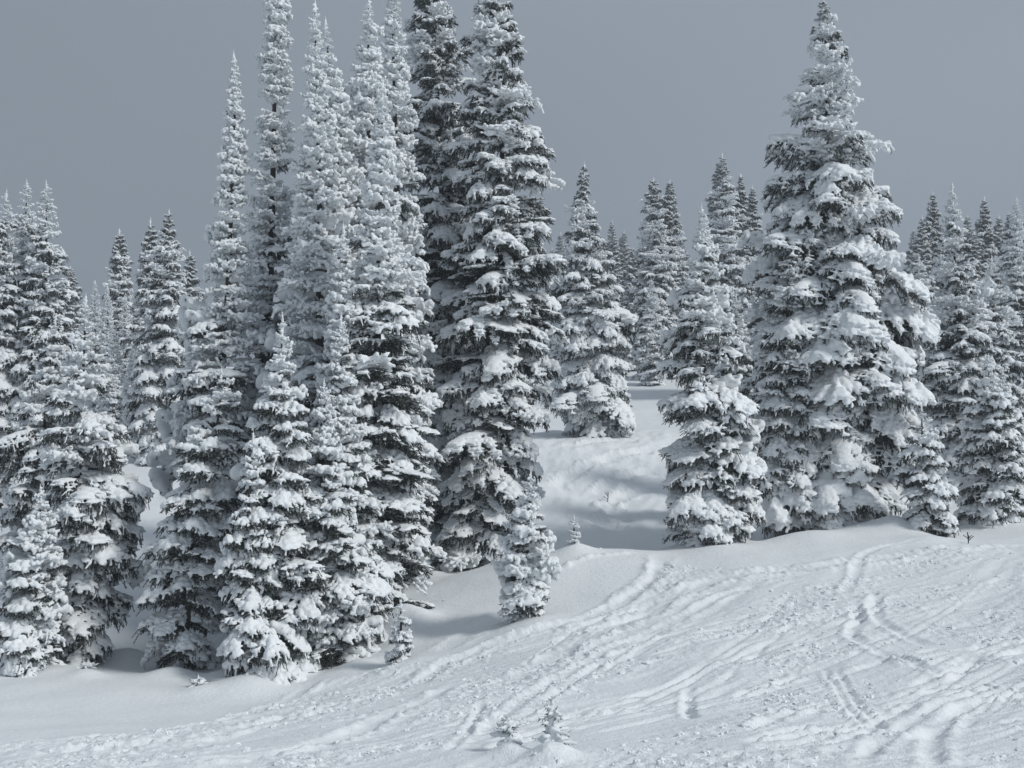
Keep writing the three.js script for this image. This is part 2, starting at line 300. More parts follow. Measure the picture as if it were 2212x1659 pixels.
/** name, label, group; d = metres away; kinds = how its boughs look from bottom to top; rows = [py, px, half width] down the photograph. */
function tree(name, label, d, kinds, rows, opt = {}) {
  const R = rng(opt.seed ?? 1000 + trees.length * 37), last = rows[rows.length - 1], bx = along(last[1], d), bz = -d, by = ground(bx, bz);
  const root = new THREE.Group(); root.name = numbered(name); root.position.set(bx, by, bz); scene.add(root);
  tag(root, label, opt.category ?? 'tree', opt.group);
  trees.push(root);
  const path = rows.map(([py, px, hw]) => [upward(py, d) - by, along(px, d) - bx, (hw / F) * d]);
  const H = path[0][0];
  const look = (y) => { let i = path.length - 1; while (i > 0 && path[i - 1][0] < y) i--; if (i === 0) return [path[0][1], path[0][2]]; const p = path[i], q = path[i - 1], t = clamp((y - p[0]) / (q[0] - p[0] || 1), 0, 1); return [lerp(p[1], q[1], t), lerp(p[2], q[2], t)]; };
  // trunk
  const steps = 10, pts = []; for (let i = 0; i <= steps; i++) { const y = -0.35 + (H + 0.3) * (i / steps); pts.push(new THREE.Vector3(look(y)[0], y, 0)); }
  const curve = new THREE.CatmullRomCurve3(pts), tg = new THREE.TubeGeometry(curve, 20, 1, 7), tp = tg.attributes.position, c = new THREE.Vector3();
  for (let i = 0; i < tp.count; i++) { const s = Math.floor(i / 8) / 20; curve.getPointAt(s, c); const r = lerp(0.010 * H + 0.03, 0.012, s); tp.setXYZ(i, c.x + (tp.getX(i) - c.x) * r, c.y + (tp.getY(i) - c.y) * r, c.z + (tp.getZ(i) - c.z) * r); }
  tg.computeVertexNormals();
  part(tg, barkMat, 'trunk', root);
  if (opt.leader !== false) { const l = part(leaders[(R() * 3) | 0], rimeMat, 'leader', root), s = opt.leaderScale ?? clamp(H / 8, 0.55, 1.0); l.position.set(path[0][1], H - 0.55 * s, 0); l.scale.set(s, s, s); l.rotation.y = R() * 6; }
  // boughs
  const list = [], up = new THREE.Vector3(0, 1, 0), q = new THREE.Quaternion(), e = new THREE.Euler(), dens = opt.dense ?? 1, gap = opt.gap ?? 1;
  for (let y = opt.low ?? 0.12; y < H - 0.12;) {
    const t = y / H, [cx, rad] = look(y), Rr = Math.max(rad, 0.045), sd = trees.length * 3.7;
    const n = Math.max(4, Math.round(dens * (4.4 + 2.2 * Math.min(Rr, 1.6)))), a0 = R() * 6.283;
    for (let i = 0; i < n; i++) {
      const az = a0 + ((i + 0.9 * (R() - 0.5)) / n) * 6.283, lobe = noise3(Math.cos(az) * 1.2 + sd, y * (0.9 + 0.5 / Rr), Math.sin(az) * 1.2) + 0.5 * noise3(Math.cos(az) * 2.2, y * 2.4 + sd, Math.sin(az) * 2.2);
      const L = Rr * (0.76 + 0.30 * R() + (opt.lobe ?? 0.26) * lobe) * (R() < 0.07 ? 1.32 : 1) + 0.03;
      if (lobe < -0.45 && t < 0.85 && R() < 0.6) continue;
      const kind = kinds(t, R, Math.cos(az), Math.sin(az)), b = pick(kind, L, R), s = L / b.L;
      const pitch = lerp(-0.30, 0.45, t ** 1.4) - (name === 'spruce_tree' && d < 47 ? 0.16 * (1 - t) : 0) + (opt.pitch ?? 0) + 0.55 * (R() - 0.5);
      e.set(0.35 * (R() - 0.5), -az, pitch, 'YZX'); q.setFromEuler(e);
      const dir = new THREE.Vector3(Math.cos(az), 0, Math.sin(az));
      const yy = Math.max(0.02, y + (R() - 0.5) * (0.1 + 0.34 * Math.min(1, Rr)) - Math.sin(pitch) * L * 0.6 + 0.04);
      const m = new THREE.Matrix4().compose(new THREE.Vector3(cx, yy, 0), q.clone(), new THREE.Vector3(s, s * (0.9 + 0.35 * R()), s * (0.9 + 0.3 * R())));
      const toward = dir.x * (-bx / d) + dir.z; // towards the camera
      list.push({ m, b, L, kind, t, show: toward > -0.45 && (L / d) * 1182 > 11, back: toward < -0.35 });
      if (list[list.length - 1].back && R() < 0.4) list.pop();
    }
    y += gap * clamp(0.10 + 0.17 * Rr, 0.10, 0.36) * (0.75 + 0.5 * R());
  }
  const shown = list.filter((o) => o.show).sort((p, r) => r.L - p.L).slice(0, opt.cap ?? 260), set = new Set(shown), rest = list.filter((o) => !set.has(o));
  for (const o of shown) {
    const g = part(o.b.green, needleMat, 'bough', root); g.matrix.copy(o.m); g.matrix.decompose(g.position, g.quaternion, g.scale);
    part(o.b.snow, o.b.L < 0.5 ? rimeMat : snowMat, 'snow_cover', g);
  }
  if (rest.length) { // what is too small or turned away: two sizes of bough at most
    const mid = rest.map((o) => o.L).sort((p, r) => p - r)[rest.length >> 1], R2 = rng(77 + trees.length), b = pick(rest[0].b === undefined ? 'rime' : opt.restKind ?? (name === 'spruce_tree' && d > 45 ? 'spruce' : 'rime'), mid, R2);
    const im = new THREE.InstancedMesh(joined(b), [needleMat, rimeMat], rest.length);
    im.name = 'foliage'; im.userData.kind = 'stuff'; im.castShadow = im.receiveShadow = true;
    const p = new THREE.Vector3(), s = new THREE.Vector3(), m = new THREE.Matrix4();
    rest.forEach((o, i) => { o.m.decompose(p, q, s); const k = o.b.L / b.L; m.compose(p, q, s.multiplyScalar(k)); im.setMatrixAt(i, m); });
    root.add(im);
  }
  { // bare inner twigs and needles round the trunk, added to deepen shade in gaps
    const R3 = rng(313 + trees.length), inner = [], p = new THREE.Vector3(), s = new THREE.Vector3(), m = new THREE.Matrix4(), b = library.bare[1].set[trees.length % 3];
    for (const o of list) { if (o.L < 0.16 || o.kind === 'rime' || o.t > 0.6 || R3() < (d > 40 ? 0.5 : 0.25)) continue; o.m.decompose(p, q, s); const k = (o.L * 0.72) / b.L; p.y -= 0.05 + 0.12 * R3(); inner.push(m.clone().compose(p, q, s.set(k, k * 1.3, k))); }
    if (inner.length) { const im = new THREE.InstancedMesh(b.green, needleMat, inner.length); inner.forEach((o, i) => im.setMatrixAt(i, o)); im.name = 'inner_needles'; im.userData.kind = 'stuff'; im.castShadow = im.receiveShadow = true; root.add(im); }
  }
  return root;
}
const rimy = (t, R) => { const r = R(); return t > 0.45 ? (r < 0.96 ? 'rime' : 'light') : t > 0.3 ? (r < 0.5 ? 'rime' : 'light') : r < 0.2 ? 'rime' : r < 0.6 ? 'light' : 'load'; };
const fir = (t, R) => { const r = R(); return t > 0.6 ? (r < 0.85 ? 'rime' : 'light') : r < 0.25 ? 'rime' : r < 0.6 ? 'light' : r < 0.9 ? 'load' : 'bare'; };
const laden = (t, R) => { const r = R(); return t > 0.75 ? (r < 0.6 ? 'rime' : 'light') : r < 0.2 ? 'light' : r < 0.72 ? 'load' : 'heavy'; };
const spruce = (t, R) => { const r = R(); return t > 0.55 ? (r < 0.62 ? 'rime' : r < 0.94 ? 'spruce' : 'heavy') : r < 0.72 ? 'spruce' : r < 0.92 ? 'heavy' : 'light'; };
const drooping = (t, R) => { const r = R(); return t > 0.68 ? (r < 0.65 ? 'rime' : 'spruce') : t > 0.4 ? (r < 0.2 ? 'rime' : r < 0.6 ? 'spruce' : 'heavy') : r < 0.35 ? 'spruce' : 'heavy'; };
const dusky = (t, R, cx) => { const r = R(); return t > 0.8 ? (r < 0.5 ? 'rime' : 'spruce') : r < 0.24 - 0.12 * cx ? 'bare' : r < 0.36 ? 'rime' : r < 0.82 ? 'spruce' : 'heavy'; };
const thin = (t, R, cx) => { const r = R(); return t > 0.62 ? (r < 0.93 ? 'rime' : 'light') : r < 0.25 + 0.3 * cx ? 'bare' : r < 0.6 ? 'light' : r < 0.8 ? 'rime' : 'load'; };

// the group left of the middle, tall ones behind, small ones in front
tree('fir_tree', 'slender pale fir spire standing alone at the left edge of the tall group', 23, rimy, [[128, 505, 4], [200, 508, 14], [330, 505, 24], [450, 498, 34], [560, 495, 48], [700, 490, 72], [800, 478, 92], [900, 468, 112], [975, 462, 116], [1040, 480, 70], [1300, 490, 60]]);
tree('fir_tree', 'tallest narrow fir of the left group, its top cut off by the frame edge', 25, rimy, [[-70, 602, 14], [0, 600, 28], [150, 594, 36], [300, 591, 42], [450, 588, 50], [600, 583, 60], [750, 575, 80], [900, 575, 100], [1320, 580, 110]], { leader: false });
tree('fir_tree', 'narrow frosted fir whose tip is the taller of a close pair', 22.5, rimy, [[18, 680, 4], [80, 682, 13], [200, 684, 24], [320, 688, 40], [450, 690, 58], [600, 690, 80], [800, 690, 100], [1000, 690, 115], [1400, 690, 115]]);
tree('fir_tree', 'narrow frosted fir whose tip is the lower of a close pair', 23.2, rimy, [[55, 703, 4], [120, 708, 14], [220, 718, 30], [320, 726, 42], [450, 732, 50], [600, 738, 66], [900, 742, 95], [1340, 742, 100]]);
tree('fir_tree', 'frosted fir with a bushy pointed top left of the dark spruces', 24, rimy, [[5, 797, 4], [80, 795, 18], [180, 795, 40], [260, 795, 56], [400, 800, 72], [600, 800, 88], [900, 810, 110], [1340, 810, 110]]);
tree('fir_tree', 'thin fir spire right beside the spruces with its tip at the frame top', 24.6, rimy, [[-25, 848, 8], [40, 848, 18], [150, 850, 28], [300, 855, 40], [450, 858, 52], [600, 860, 60], [800, 850, 85], [1320, 840, 95]]);
tree('fir_tree', 'broad fir with sparse dark boughs at the right end of the left group', 21.2, thin, [[190, 826, 4], [260, 826, 15], [350, 824, 27], [450, 820, 42], [600, 818, 72], [750, 815, 95], [900, 815, 105], [1050, 820, 102], [1200, 822, 100], [1330, 820, 92], [1450, 815, 60]]);
tree('fir_tree', 'young fir in front of the tall group, highest of the small thin tips', 20.9, fir, [[498, 742, 3], [560, 742, 14], [640, 742, 28], [760, 742, 46], [1000, 742, 76], [1430, 742, 92]]);
tree('fir_tree', 'young fir in the left group with a thin tip beside the laden fir', 20.3, fir, [[690, 737, 3], [740, 736, 14], [850, 735, 34], [1000, 738, 58], [1150, 745, 78], [1300, 750, 92], [1465, 750, 76]]);
tree('fir_tree', 'small fir with flat tiered boughs right of the brightest laden fir', 19.5, fir, [[830, 700, 3], [880, 700, 13], [980, 702, 38], [1100, 705, 60], [1250, 718, 85], [1400, 735, 92], [1472, 735, 74]]);
tree('fir_tree', 'laden fir with large snow cushions at the front of the left group', 19.3, laden, [[690, 610, 3], [760, 608, 17], [850, 605, 45], [950, 602, 72], [1050, 608, 95], [1150, 620, 108], [1300, 625, 118], [1400, 628, 118], [1485, 628, 92]], { gap: 1.3, dense: 0.85 });
tree('fir_tree', 'shaded fir with broad grey snow cushions at the left of the group', 19.9, laden, [[805, 478, 6], [870, 476, 38], [980, 458, 72], [1100, 438, 88], [1200, 425, 95], [1300, 408, 100], [1400, 396, 98], [1475, 395, 74]], { gap: 1.3, dense: 0.85 });
tree('fir_tree', 'short bright fir with a thin tip, nearest tree of the left group', 18.7, laden, [[943, 547, 3], [1010, 545, 18], [1100, 535, 34], [1200, 538, 58], [1300, 548, 82], [1400, 566, 112], [1494, 585, 125]], { gap: 1.3, dense: 0.85 });
tree('fir_sapling', 'knee-high snowy sapling at the right foot of the left tree group', 18.3, laden, [[1303, 866, 2], [1340, 866, 11], [1400, 866, 24], [1448, 866, 30]], { category: 'sapling', leaderScale: 0.4 });
// left edge
tree('spruce_tree', 'right-hand top of the three snowy spruces at the far left edge', 36, drooping, [[400, 100, 5], [460, 100, 20], [560, 100, 38], [700, 95, 50], [850, 90, 65], [1030, 80, 75]]);
tree('spruce_tree', 'middle top of the three snowy spruces at the far left edge', 37, drooping, [[398, 58, 5], [470, 56, 22], [600, 50, 45], [800, 40, 70], [1030, 40, 80]]);
tree('spruce_tree', 'spruce cut by the left frame edge, leftmost of three tops', 36, drooping, [[420, 14, 5], [500, 12, 25], [650, 5, 55], [850, 0, 80], [1030, 0, 90]]);
tree('spruce_tree', 'large shaded spruce with long side boughs at the left', 20.5, spruce, [[650, 185, 4], [720, 183, 20], [800, 180, 52], [900, 172, 84], [1000, 175, 112], [1060, 183, 116], [1150, 188, 112], [1250, 186, 100], [1350, 182, 92], [1455, 178, 72]], { gap: 1.15 });
tree('spruce_tree', 'pale frosted spruce behind the large shaded one at the left', 24, spruce, [[690, 120, 4], [800, 112, 40], [900, 97, 72], [1000, 92, 95], [1060, 82, 85], [1280, 82, 70]]);
tree('fir_tree', 'small bright fir at the left frame edge in front of the shaded spruce', 19.1, fir, [[1058, 88, 2], [1110, 87, 16], [1180, 80, 48], [1260, 70, 68], [1350, 60, 84], [1450, 55, 80]]);
tree('spruce_tree', 'dark snowy spruce on the bank beyond the left gap', 46, drooping, [[460, 365, 4], [520, 363, 20], [600, 360, 45], [700, 355, 60], [800, 345, 70], [900, 340, 72], [1005, 335, 55]]);
tree('spruce_tree', 'spruce just left of the dark one beyond the left gap', 50, spruce, [[478, 325, 4], [560, 325, 25], [700, 325, 40], [960, 320, 50]]);
tree('spruce_tree', 'hazy pointed spruce left of the pair beyond the left gap', 58, spruce, [[500, 258, 4], [560, 258, 20], [650, 255, 32], [900, 255, 40]]);
tree('spruce_tree', 'faint hazy spruce against the sky beside the lone pale spire', 62, spruce, [[545, 410, 4], [600, 410, 18], [700, 412, 30], [900, 415, 40]]);
tree('spruce_tree', 'faint low spruce right of the three left-edge tops', 80, spruce, [[578, 152, 5], [640, 155, 18], [820, 155, 28]]);
[[232, 620, 54], [270, 640, 52], [205, 610, 60], [285, 752, 48], [245, 700, 50]].forEach(([px, py, d], i) => tree('fir_tree', ['tall thin hazy fir in the left background row', 'hazy thin fir nearest the dark spruce in the left background row', 'faint thin fir at the left end of the left background row', 'small thin fir at the foot of the dark spruce beyond the gap', 'short thin fir among the hazy left background row'][i], d, rimy, [[py, px, 3], [py + 70, px, 13], [py + 170, px, 21], [930, px, 27]]));
// the dark spruces in the middle
tree('spruce_tree', 'left of the two tall dark spruces in the middle', 28, dusky, [[-70, 935, 15], [0, 935, 38], [100, 940, 55], [200, 945, 72], [350, 950, 84], [500, 960, 98], [700, 968, 108], [900, 970, 110], [1100, 968, 106], [1235, 960, 70]], { leader: false, restKind: 'spruce' });
tree('spruce_tree', 'right of the two tall dark spruces in the middle, the broader one', 26, dusky, [[-50, 1062, 12], [30, 1065, 38], [110, 1070, 60], [200, 1078, 74], [300, 1085, 90], [420, 1085, 102], [500, 1085, 110], [600, 1080, 122], [700, 1080, 128], [800, 1080, 132], [900, 1072, 132], [1000, 1052, 124], [1100, 1040, 122], [1180, 1025, 112], [1240, 1002, 80]], { leader: false, restKind: 'spruce' });
tree('fir_tree', 'slim young tree alone on the snow in front of the dark spruces', 19.4, (t, R) => (R() < 0.6 ? 'rime' : R() < 0.7 ? 'light' : 'spruce'), [[1028, 1146, 2], [1070, 1145, 12], [1110, 1142, 30], [1160, 1140, 48], [1220, 1138, 60], [1280, 1130, 60], [1320, 1127, 50], [1356, 1122, 40]], { gap: 0.85, low: 0.04, lobe: 0.16, leaderScale: 0.6 });
tree('fir_sapling', 'tiny snowy sapling on the rim of the hollow', 23.3, rimy, [[1118, 1240, 1], [1140, 1240, 7], [1165, 1241, 11], [1188, 1243, 15]], { category: 'sapling', leaderScale: 0.4 });
// beyond the hollow
tree('spruce_tree', 'snow-laden spruce on the bank beyond the hollow', 43, drooping, [[358, 1262, 3], [420, 1260, 18], [500, 1258, 42], [580, 1262, 62], [680, 1270, 84], [780, 1280, 98], [880, 1285, 104], [945, 1285, 96]], { gap: 1.2, restKind: 'spruce' });
tree('spruce_tree', 'left of two hazy joined spruces right of the laden one', 74, spruce, [[388, 1412, 4], [450, 1412, 24], [550, 1412, 40], [650, 1415, 48], [815, 1415, 50]]);
tree('spruce_tree', 'right of two hazy joined spruces beyond the hollow', 75, spruce, [[392, 1447, 4], [450, 1446, 18], [550, 1448, 32], [700, 1450, 42], [815, 1450, 42]]);
tree('fir_tree', 'small pale fir in front of the two hazy joined spruces', 70, fir, [[605, 1407, 3], [660, 1407, 18], [740, 1407, 30], [825, 1408, 36]]);
tree('spruce_tree', 'hazy spruce left behind the big right tree, tallest of three tops', 62, spruce, [[335, 1560, 4], [400, 1560, 25], [500, 1563, 42], [650, 1570, 55], [900, 1570, 60]]);
tree('spruce_tree', 'hazy spruce left behind the big right tree, middle of three tops', 63, spruce, [[380, 1600, 3], [450, 1600, 18], [600, 1600, 35], [890, 1600, 45]]);
tree('spruce_tree', 'hazy spruce touching the big right tree, right of three tops', 64, spruce, [[405, 1625, 3], [480, 1625, 18], [650, 1625, 30], [890, 1620, 40]]);
[[1322, 478, 92], [1348, 500, 96], [1300, 520, 88], [1368, 545, 94]].forEach(([px, py, d], i) => tree('spruce_tree', ['faint spruce beyond the laden one, taller of the far gap row', 'faint far spruce beside the two hazy joined spruces', 'faint far spruce peeping over the shoulder of the laden spruce', 'lowest faint spruce left of the two hazy joined spruces'][i], d, spruce, [[py, px, 3], [py + 60, px, 16], [py + 180, px, 27], [805, px, 32]]));
// the right-hand group
tree('fir_tree', 'slender fir with tiered boughs at the left end of the right group', 24.4, (t, R) => (t > 0.5 ? (R() < 0.7 ? 'rime' : 'spruce') : laden(t, R)), [[455, 1516, 2], [520, 1518, 18], [600, 1520, 40], [700, 1520, 66], [800, 1520, 83], [900, 1525, 96], [1000, 1530, 104], [1100, 1545, 108], [1195, 1550, 96]]);
tree('spruce_tree', 'largest spruce of the right group with heavy snow cushions', 27.5, drooping, [[-10, 1778, 4], [60, 1780, 24], [130, 1785, 48], [220, 1787, 82], [300, 1785, 112], [400, 1790, 142], [480, 1796, 166], [560, 1798, 194], [650, 1800, 216], [750, 1803, 230], [850, 1803, 228], [950, 1800, 216], [1050, 1792, 200], [1145, 1790, 165]], { restKind: 'spruce', gap: 1.22, dense: 0.95, lobe: 0.1, seed: 4321 });
tree('spruce_tree', 'lower spruce standing in front of the left side of the largest one', 26.6, drooping, [[508, 1712, 4], [560, 1712, 26], [640, 1704, 50], [760, 1697, 62], [900, 1696, 64], [1155, 1700, 70]], { low: 0.4 });
tree('spruce_tree', 'dark spruce half hidden between the slender tiered fir and the largest spruce', 35, drooping, [[590, 1642, 4], [680, 1642, 30], [820, 1642, 55], [1080, 1645, 70]]);
tree('spruce_tree', 'dark spruce hidden behind the slender tiered fir', 32, drooping, [[640, 1590, 4], [740, 1590, 30], [900, 1590, 52], [1120, 1590, 62]]);
tree('spruce_tree', 'dark spruce in the gap between the largest spruce and the tall right fir', 37, drooping, [[560, 1985, 4], [660, 1985, 34], [800, 1985, 60], [1060, 1985, 74]]);
tree('fir_tree', 'small rounded fir in front of the right end of the largest spruce', 25.1, laden, [[883, 1990, 3], [930, 1992, 26], [1000, 1995, 48], [1080, 2000, 64], [1164, 2005, 74]], { leaderScale: 0.4, gap: 1.25, dense: 0.8 });
tree('fir_tree', 'tall frosted fir right of the largest spruce, tip against the sky', 34, spruce, [[405, 2057, 3], [470, 2058, 18], [560, 2062, 40], [680, 2068, 68], [800, 2075, 92], [950, 2080, 98], [1130, 2080, 90]]);
tree('spruce_tree', 'frosted spruce between the tall right fir and the right frame edge', 38, spruce, [[560, 2142, 4], [650, 2145, 34], [800, 2150, 58], [1060, 2150, 70]]);
tree('fir_tree', 'laden fir at the right edge, the one with the higher bare tip', 26.7, laden, [[772, 2135, 2], [830, 2137, 17], [900, 2142, 50], [1000, 2148, 72], [1138, 2150, 80]]);
tree('fir_tree', 'laden fir cut by the right frame edge, with a lower bare tip', 27.4, laden, [[798, 2166, 2], [850, 2167, 15], [950, 2174, 46], [1138, 2180, 66]]);
tree('fir_tree', 'pale narrow fir at the right frame edge in the background', 50, fir, [[432, 2196, 4], [520, 2196, 24], [650, 2196, 38], [800, 2196, 45]]);
[[2015, 418, 80], [1992, 470, 74], [2090, 466, 78], [2126, 428, 76], [2158, 468, 84], [2180, 462, 70], [2104, 505, 66], [2215, 470, 90]].forEach(([px, py, d], i) => tree('spruce_tree', ['hazy dark spruce top just left of the tall right fir', 'lower hazy spruce against the right shoulder of the largest spruce', 'hazy spruce just right of the tall right fir tip', 'tallest hazy dark spruce of the right background row', 'faint low hazy spruce in the right background row', 'hazy spruce beside the pale narrow fir at the right edge', 'nearest hazy spruce of the right background row', 'faint spruce half cut by the right frame edge'][i], d, spruce, [[py, px, 3], [py + 55, px, 16], [py + 150, px, 30], [py + 260, px, 38], [800, px, 42]]));

// hazy rows far behind, alike and hardly told apart
for (const [x0, x1, top, n, label, group] of [
  [120, 480, 590, 16, 'faint far conifer in the hazy row beyond the left gap', 'far conifers beyond the left gap'],
  [1180, 1530, 500, 20, 'faint far conifer in the hazy row beyond the hollow', 'far conifers beyond the hollow'],
  [1960, 2250, 480, 18, 'faint far conifer in the hazy row behind the right group', 'far conifers behind the right group'],
]) { const R = rng(x0 + 5); for (let i = 0; i < n; i++) { const px = lerp(x0, x1, (i + 0.2 + 0.6 * R()) / n), py = top + 90 * R(), w = 0.8 + 0.5 * R(); tree('spruce_tree', label, 84 + 34 * R(), spruce, [[py, px, 3], [py + 60, px, 15 * w], [py + 160, px, 27 * w], [815, px, 36 * w]], { group }); } }

// ---------------------------------------------------------------- the snow on the ground
function makeGround() {
  const xs = [], zs = [];
  for (let x = -9.2; x <= 12.0; x += 0.03) xs.push(x);
  for (let z = -7.2, s = 0.028; z > -46; z -= s) { zs.push(z); s = clamp(0.0027 * -z, 0.022, 0.12); }
  let s = 0.06, x = xs[0]; const left = []; while (x > -420) { x -= s; left.push(x); s = Math.min(s * 1.06, 14); }
  s = 0.06; x = xs[xs.length - 1]; while (x < 420) { x += s; xs.push(x); s = Math.min(s * 1.06, 14); }
  xs.unshift(...left.reverse());
  s = 0.1; let z = zs[zs.length - 1]; while (z > -420) { z -= s; zs.push(z); s = Math.min(s * 1.02, 14); }
  const near = []; s = 0.06; z = zs[0]; while (z < 260) { z += s; near.push(z); s = Math.min(s * 1.15, 14); }
  zs.unshift(...near.reverse());
  const nx = xs.length, nz = zs.length, Y = new Float32Array(nx * nz), rough = new Float32Array(nx * nz);
  // edge of the ridden snow, from left to right
  const edge = [[-200, 1610], [0, 1602], [300, 1578], [480, 1540], [640, 1500], [800, 1462], [940, 1435], [1062, 1388], [1280, 1325], [1380, 1260], [1400, 1222], [1440, 1204], [1520, 1228], [1700, 1215], [1900, 1198], [2212, 1170], [2400, 1160]].map(([a, b]) => at(a, b));
  const pistePoly = [...edge, [30, -20], [30, 10], [-30, 10], [-30, -14]];
  const inside = (x, z) => { let c = false; for (let i = 0, j = pistePoly.length - 1; i < pistePoly.length; j = i++) { const [xi, zi] = pistePoly[i], [xj, zj] = pistePoly[j]; if (zi > z !== zj > z && x < ((xj - xi) * (z - zi)) / (zj - zi) + xi) c = !c; } return c; };
  const distEdge = (x, z) => { let d = 99; for (let i = 1; i < edge.length; i++) { const [ax, az] = edge[i - 1], ex = edge[i][0] - ax, ez = edge[i][1] - az, t = clamp(((x - ax) * ex + (z - az) * ez) / (ex * ex + ez * ez), 0, 1); d = Math.min(d, Math.hypot(x - ax - ex * t, z - az - ez * t)); } return d; };
  const calms = [[1100, 1620, 0.8], [1210, 1610, 0.9], [1300, 1570, 1.0], [1380, 1480, 0.8], [2050, 1400, 0.7], [1960, 1510, 0.5], [2150, 1600, 0.5]].map(([a, b, r]) => [...at(a, b), r]); // patches left unridden
  const ca = 0.70, sa = -0.714; // the way most tracks run
  for (let j = 0; j < nz; j++) for (let i = 0; i < nx; i++) {
    const X = xs[i], Z = zs[j], o = j * nx + i, far = Math.hypot(X, Z);
    let y = ground(X, Z);
    if (far < 60) y += 0.05 * noise2(X * 0.35, Z * 0.35, 3) + 0.025 * noise2(X * 1.1 + 5, Z * 1.1, 4) * smooth(60, 40, far);
    else y += 0.25 * noise2(X * 0.06, Z * 0.06, 8);
    if (Z > -28 && Z < -5 && Math.abs(X) < 16) {
      const m = (inside(X, Z) ? 1 : -1) * distEdge(X, Z), calm = calms.reduce((q, [cx, cz, r]) => q * (1 - Math.exp(-((X - cx) ** 2 + (Z - cz) ** 2) / (r * r))), 1), p = smooth(-0.15, 0.35, m) * (0.06 + 0.94 * calm); rough[o] = p;
      const u = (X * ca + Z * sa), w = (-X * sa + Z * ca);
      const patch = smooth(-0.45, 0.35, noise2(u * 0.35, w * 0.9, 21) + 0.6 * noise2(X * 1.3, Z * 1.3, 22) + 0.35 * noise2(u * 1.6, w * 6, 23));
      const bend = 1.1 * noise2(X * 0.2, Z * 0.2, 44), lu = u + bend, lw = w + bend + 0.06 * noise2(u * 0.8, w, 45);
      y += p * (0.026 * noise2(lu * 0.45, lw * 1.7, 11) + 0.014 * noise2(lu * 0.8, lw * 4.6, 12) + 0.008 * noise2(lu * 0.8, lw * 8, 18) + 0.006 * noise2(lu * 1.1, lw * 14, 24));
      const wx = X + 0.05 * noise2(X * 4, Z * 4, 41), wz = Z + 0.05 * noise2(X * 4 + 9, Z * 4, 42), cut = (v) => Math.max(0, v) ** 1.4;
      const b1 = noise2(u * 4.5, w * 7, 13), b2 = noise2(wx * 9, wz * 9, 14), b3 = noise2(wx * 18 + 3, wz * 18, 15), b4 = noise2(wx * 28, wz * 28, 19);
      y += p * patch * (0.014 * (1 - 2 * Math.abs(b1)) + 0.048 * cut(b2 - 0.1) + 0.038 * cut(b3) + 0.014 * b4);
      y += p * (1 - patch) * (0.004 * b1 + 0.010 * cut(b2 - 0.3) + 0.008 * cut(b3 - 0.25) + 0.004 * b4);
      if (m < 0) y += 0.003 * noise2(X * 3, Z * 3, 16);
    } else if (far < 75) y += 0.012 * noise2(X * 2.2, Z * 2.2, 17);
    if (Z < -26.5 && Z > -46 && Math.abs(X) < 9) { // the carved wall of the hollow and the tracked bank above it
      const k = smooth(-26.5, -30, Z), bank = smooth(-33, -37, Z) * smooth(-46, -43, Z), q = X + 0.25 * Z;
      y += k * (0.10 * noise2(q * 0.55, Z * 0.16, 61) + 0.045 * noise2(q * 1.4, Z * 0.35, 62) + 0.02 * noise2(q * 3.5, Z * 1.2, 63));
      y += bank * (0.05 * noise2(X * 0.5 + Z * 0.4, Z * 1.3 - X * 0.5, 64) + 0.03 * Math.max(0, noise2(X * 3.2, Z * 3.2, 65)) + 0.02 * noise2(X * 1.2 + Z, Z * 4 - X, 66));
    }
    Y[o] = y;
  }
  // tracks: points of the photograph, half width, depth, banks left and right, crumble
  const groove = (pts, wide, dep, bankL, bankR, crumble = 0.5) => {
    const wid = wide * 0.72;
    const c = new THREE.CatmullRomCurve3(pts.map(([a, b]) => { const [px, pz] = at(a, b); return new THREE.Vector3(px, 0, pz); })), P = c.getSpacedPoints(Math.max(24, pts.length * 10)), pad = wid * 3.2;
    let x0 = 99, x1 = -99, z0 = 99, z1 = -99; for (const p of P) { x0 = Math.min(x0, p.x - pad); x1 = Math.max(x1, p.x + pad); z0 = Math.min(z0, p.z - pad); z1 = Math.max(z1, p.z + pad); }
    for (let j = 0; j < nz; j++) { const Z = zs[j]; if (Z < z0 || Z > z1) continue; for (let i = 0; i < nx; i++) {
      const X = xs[i]; if (X < x0 || X > x1) continue;
      let best = 99, side = 0, where = 0;
      for (let k = 1; k < P.length; k++) { const a = P[k - 1], ex = P[k].x - a.x, ez = P[k].z - a.z, l2 = ex * ex + ez * ez, t = clamp(((X - a.x) * ex + (Z - a.z) * ez) / l2, 0, 1), dx = X - a.x - ex * t, dz = Z - a.z - ez * t, dd = dx * dx + dz * dz; if (dd < best) { best = dd; side = ex * dz - ez * dx; where = (k - 1 + t) / (P.length - 1); } }
      const dist = Math.sqrt(best); if (dist > pad) continue;
      const s = (side > 0 ? 1 : -1) * dist / wid + 0.35 * noise2(X * 2, Z * 2, 31) + 0.25 * noise2(X * 7, Z * 7, 35), ends = smooth(0, 0.12, where) * smooth(1, 0.88, where);
      const lump = Math.max(0, 0.75 + crumble * (1.3 * noise2(X * 2.3, Z * 2.3, 36) + 1.0 * noise2(X * 8, Z * 8, 32) + 0.5 * noise2(X * 17, Z * 17, 33)));
      let dy = -0.62 * dep * Math.exp(-Math.pow(Math.abs(s), 3) * 1.2) * (0.7 + 0.6 * noise2(X * 1.7, Z * 1.7, 37));
      dy += 0.6 * (bankL * Math.exp(-((s + 1.3) ** 2) * 3.5) + bankR * Math.exp(-((s - 1.3) ** 2) * 3.5)) * lump;
      Y[j * nx + i] += dy * ends;
    } }
  };
  // (right of the direction of travel is the positive side)
  groove([[1432, 1196], [1418, 1236], [1390, 1262], [1340, 1300], [1280, 1334], [1180, 1366], [1062, 1398], [960, 1440], [880, 1490]], 0.24, 0.09, 0.05, 0.08, 0.4);
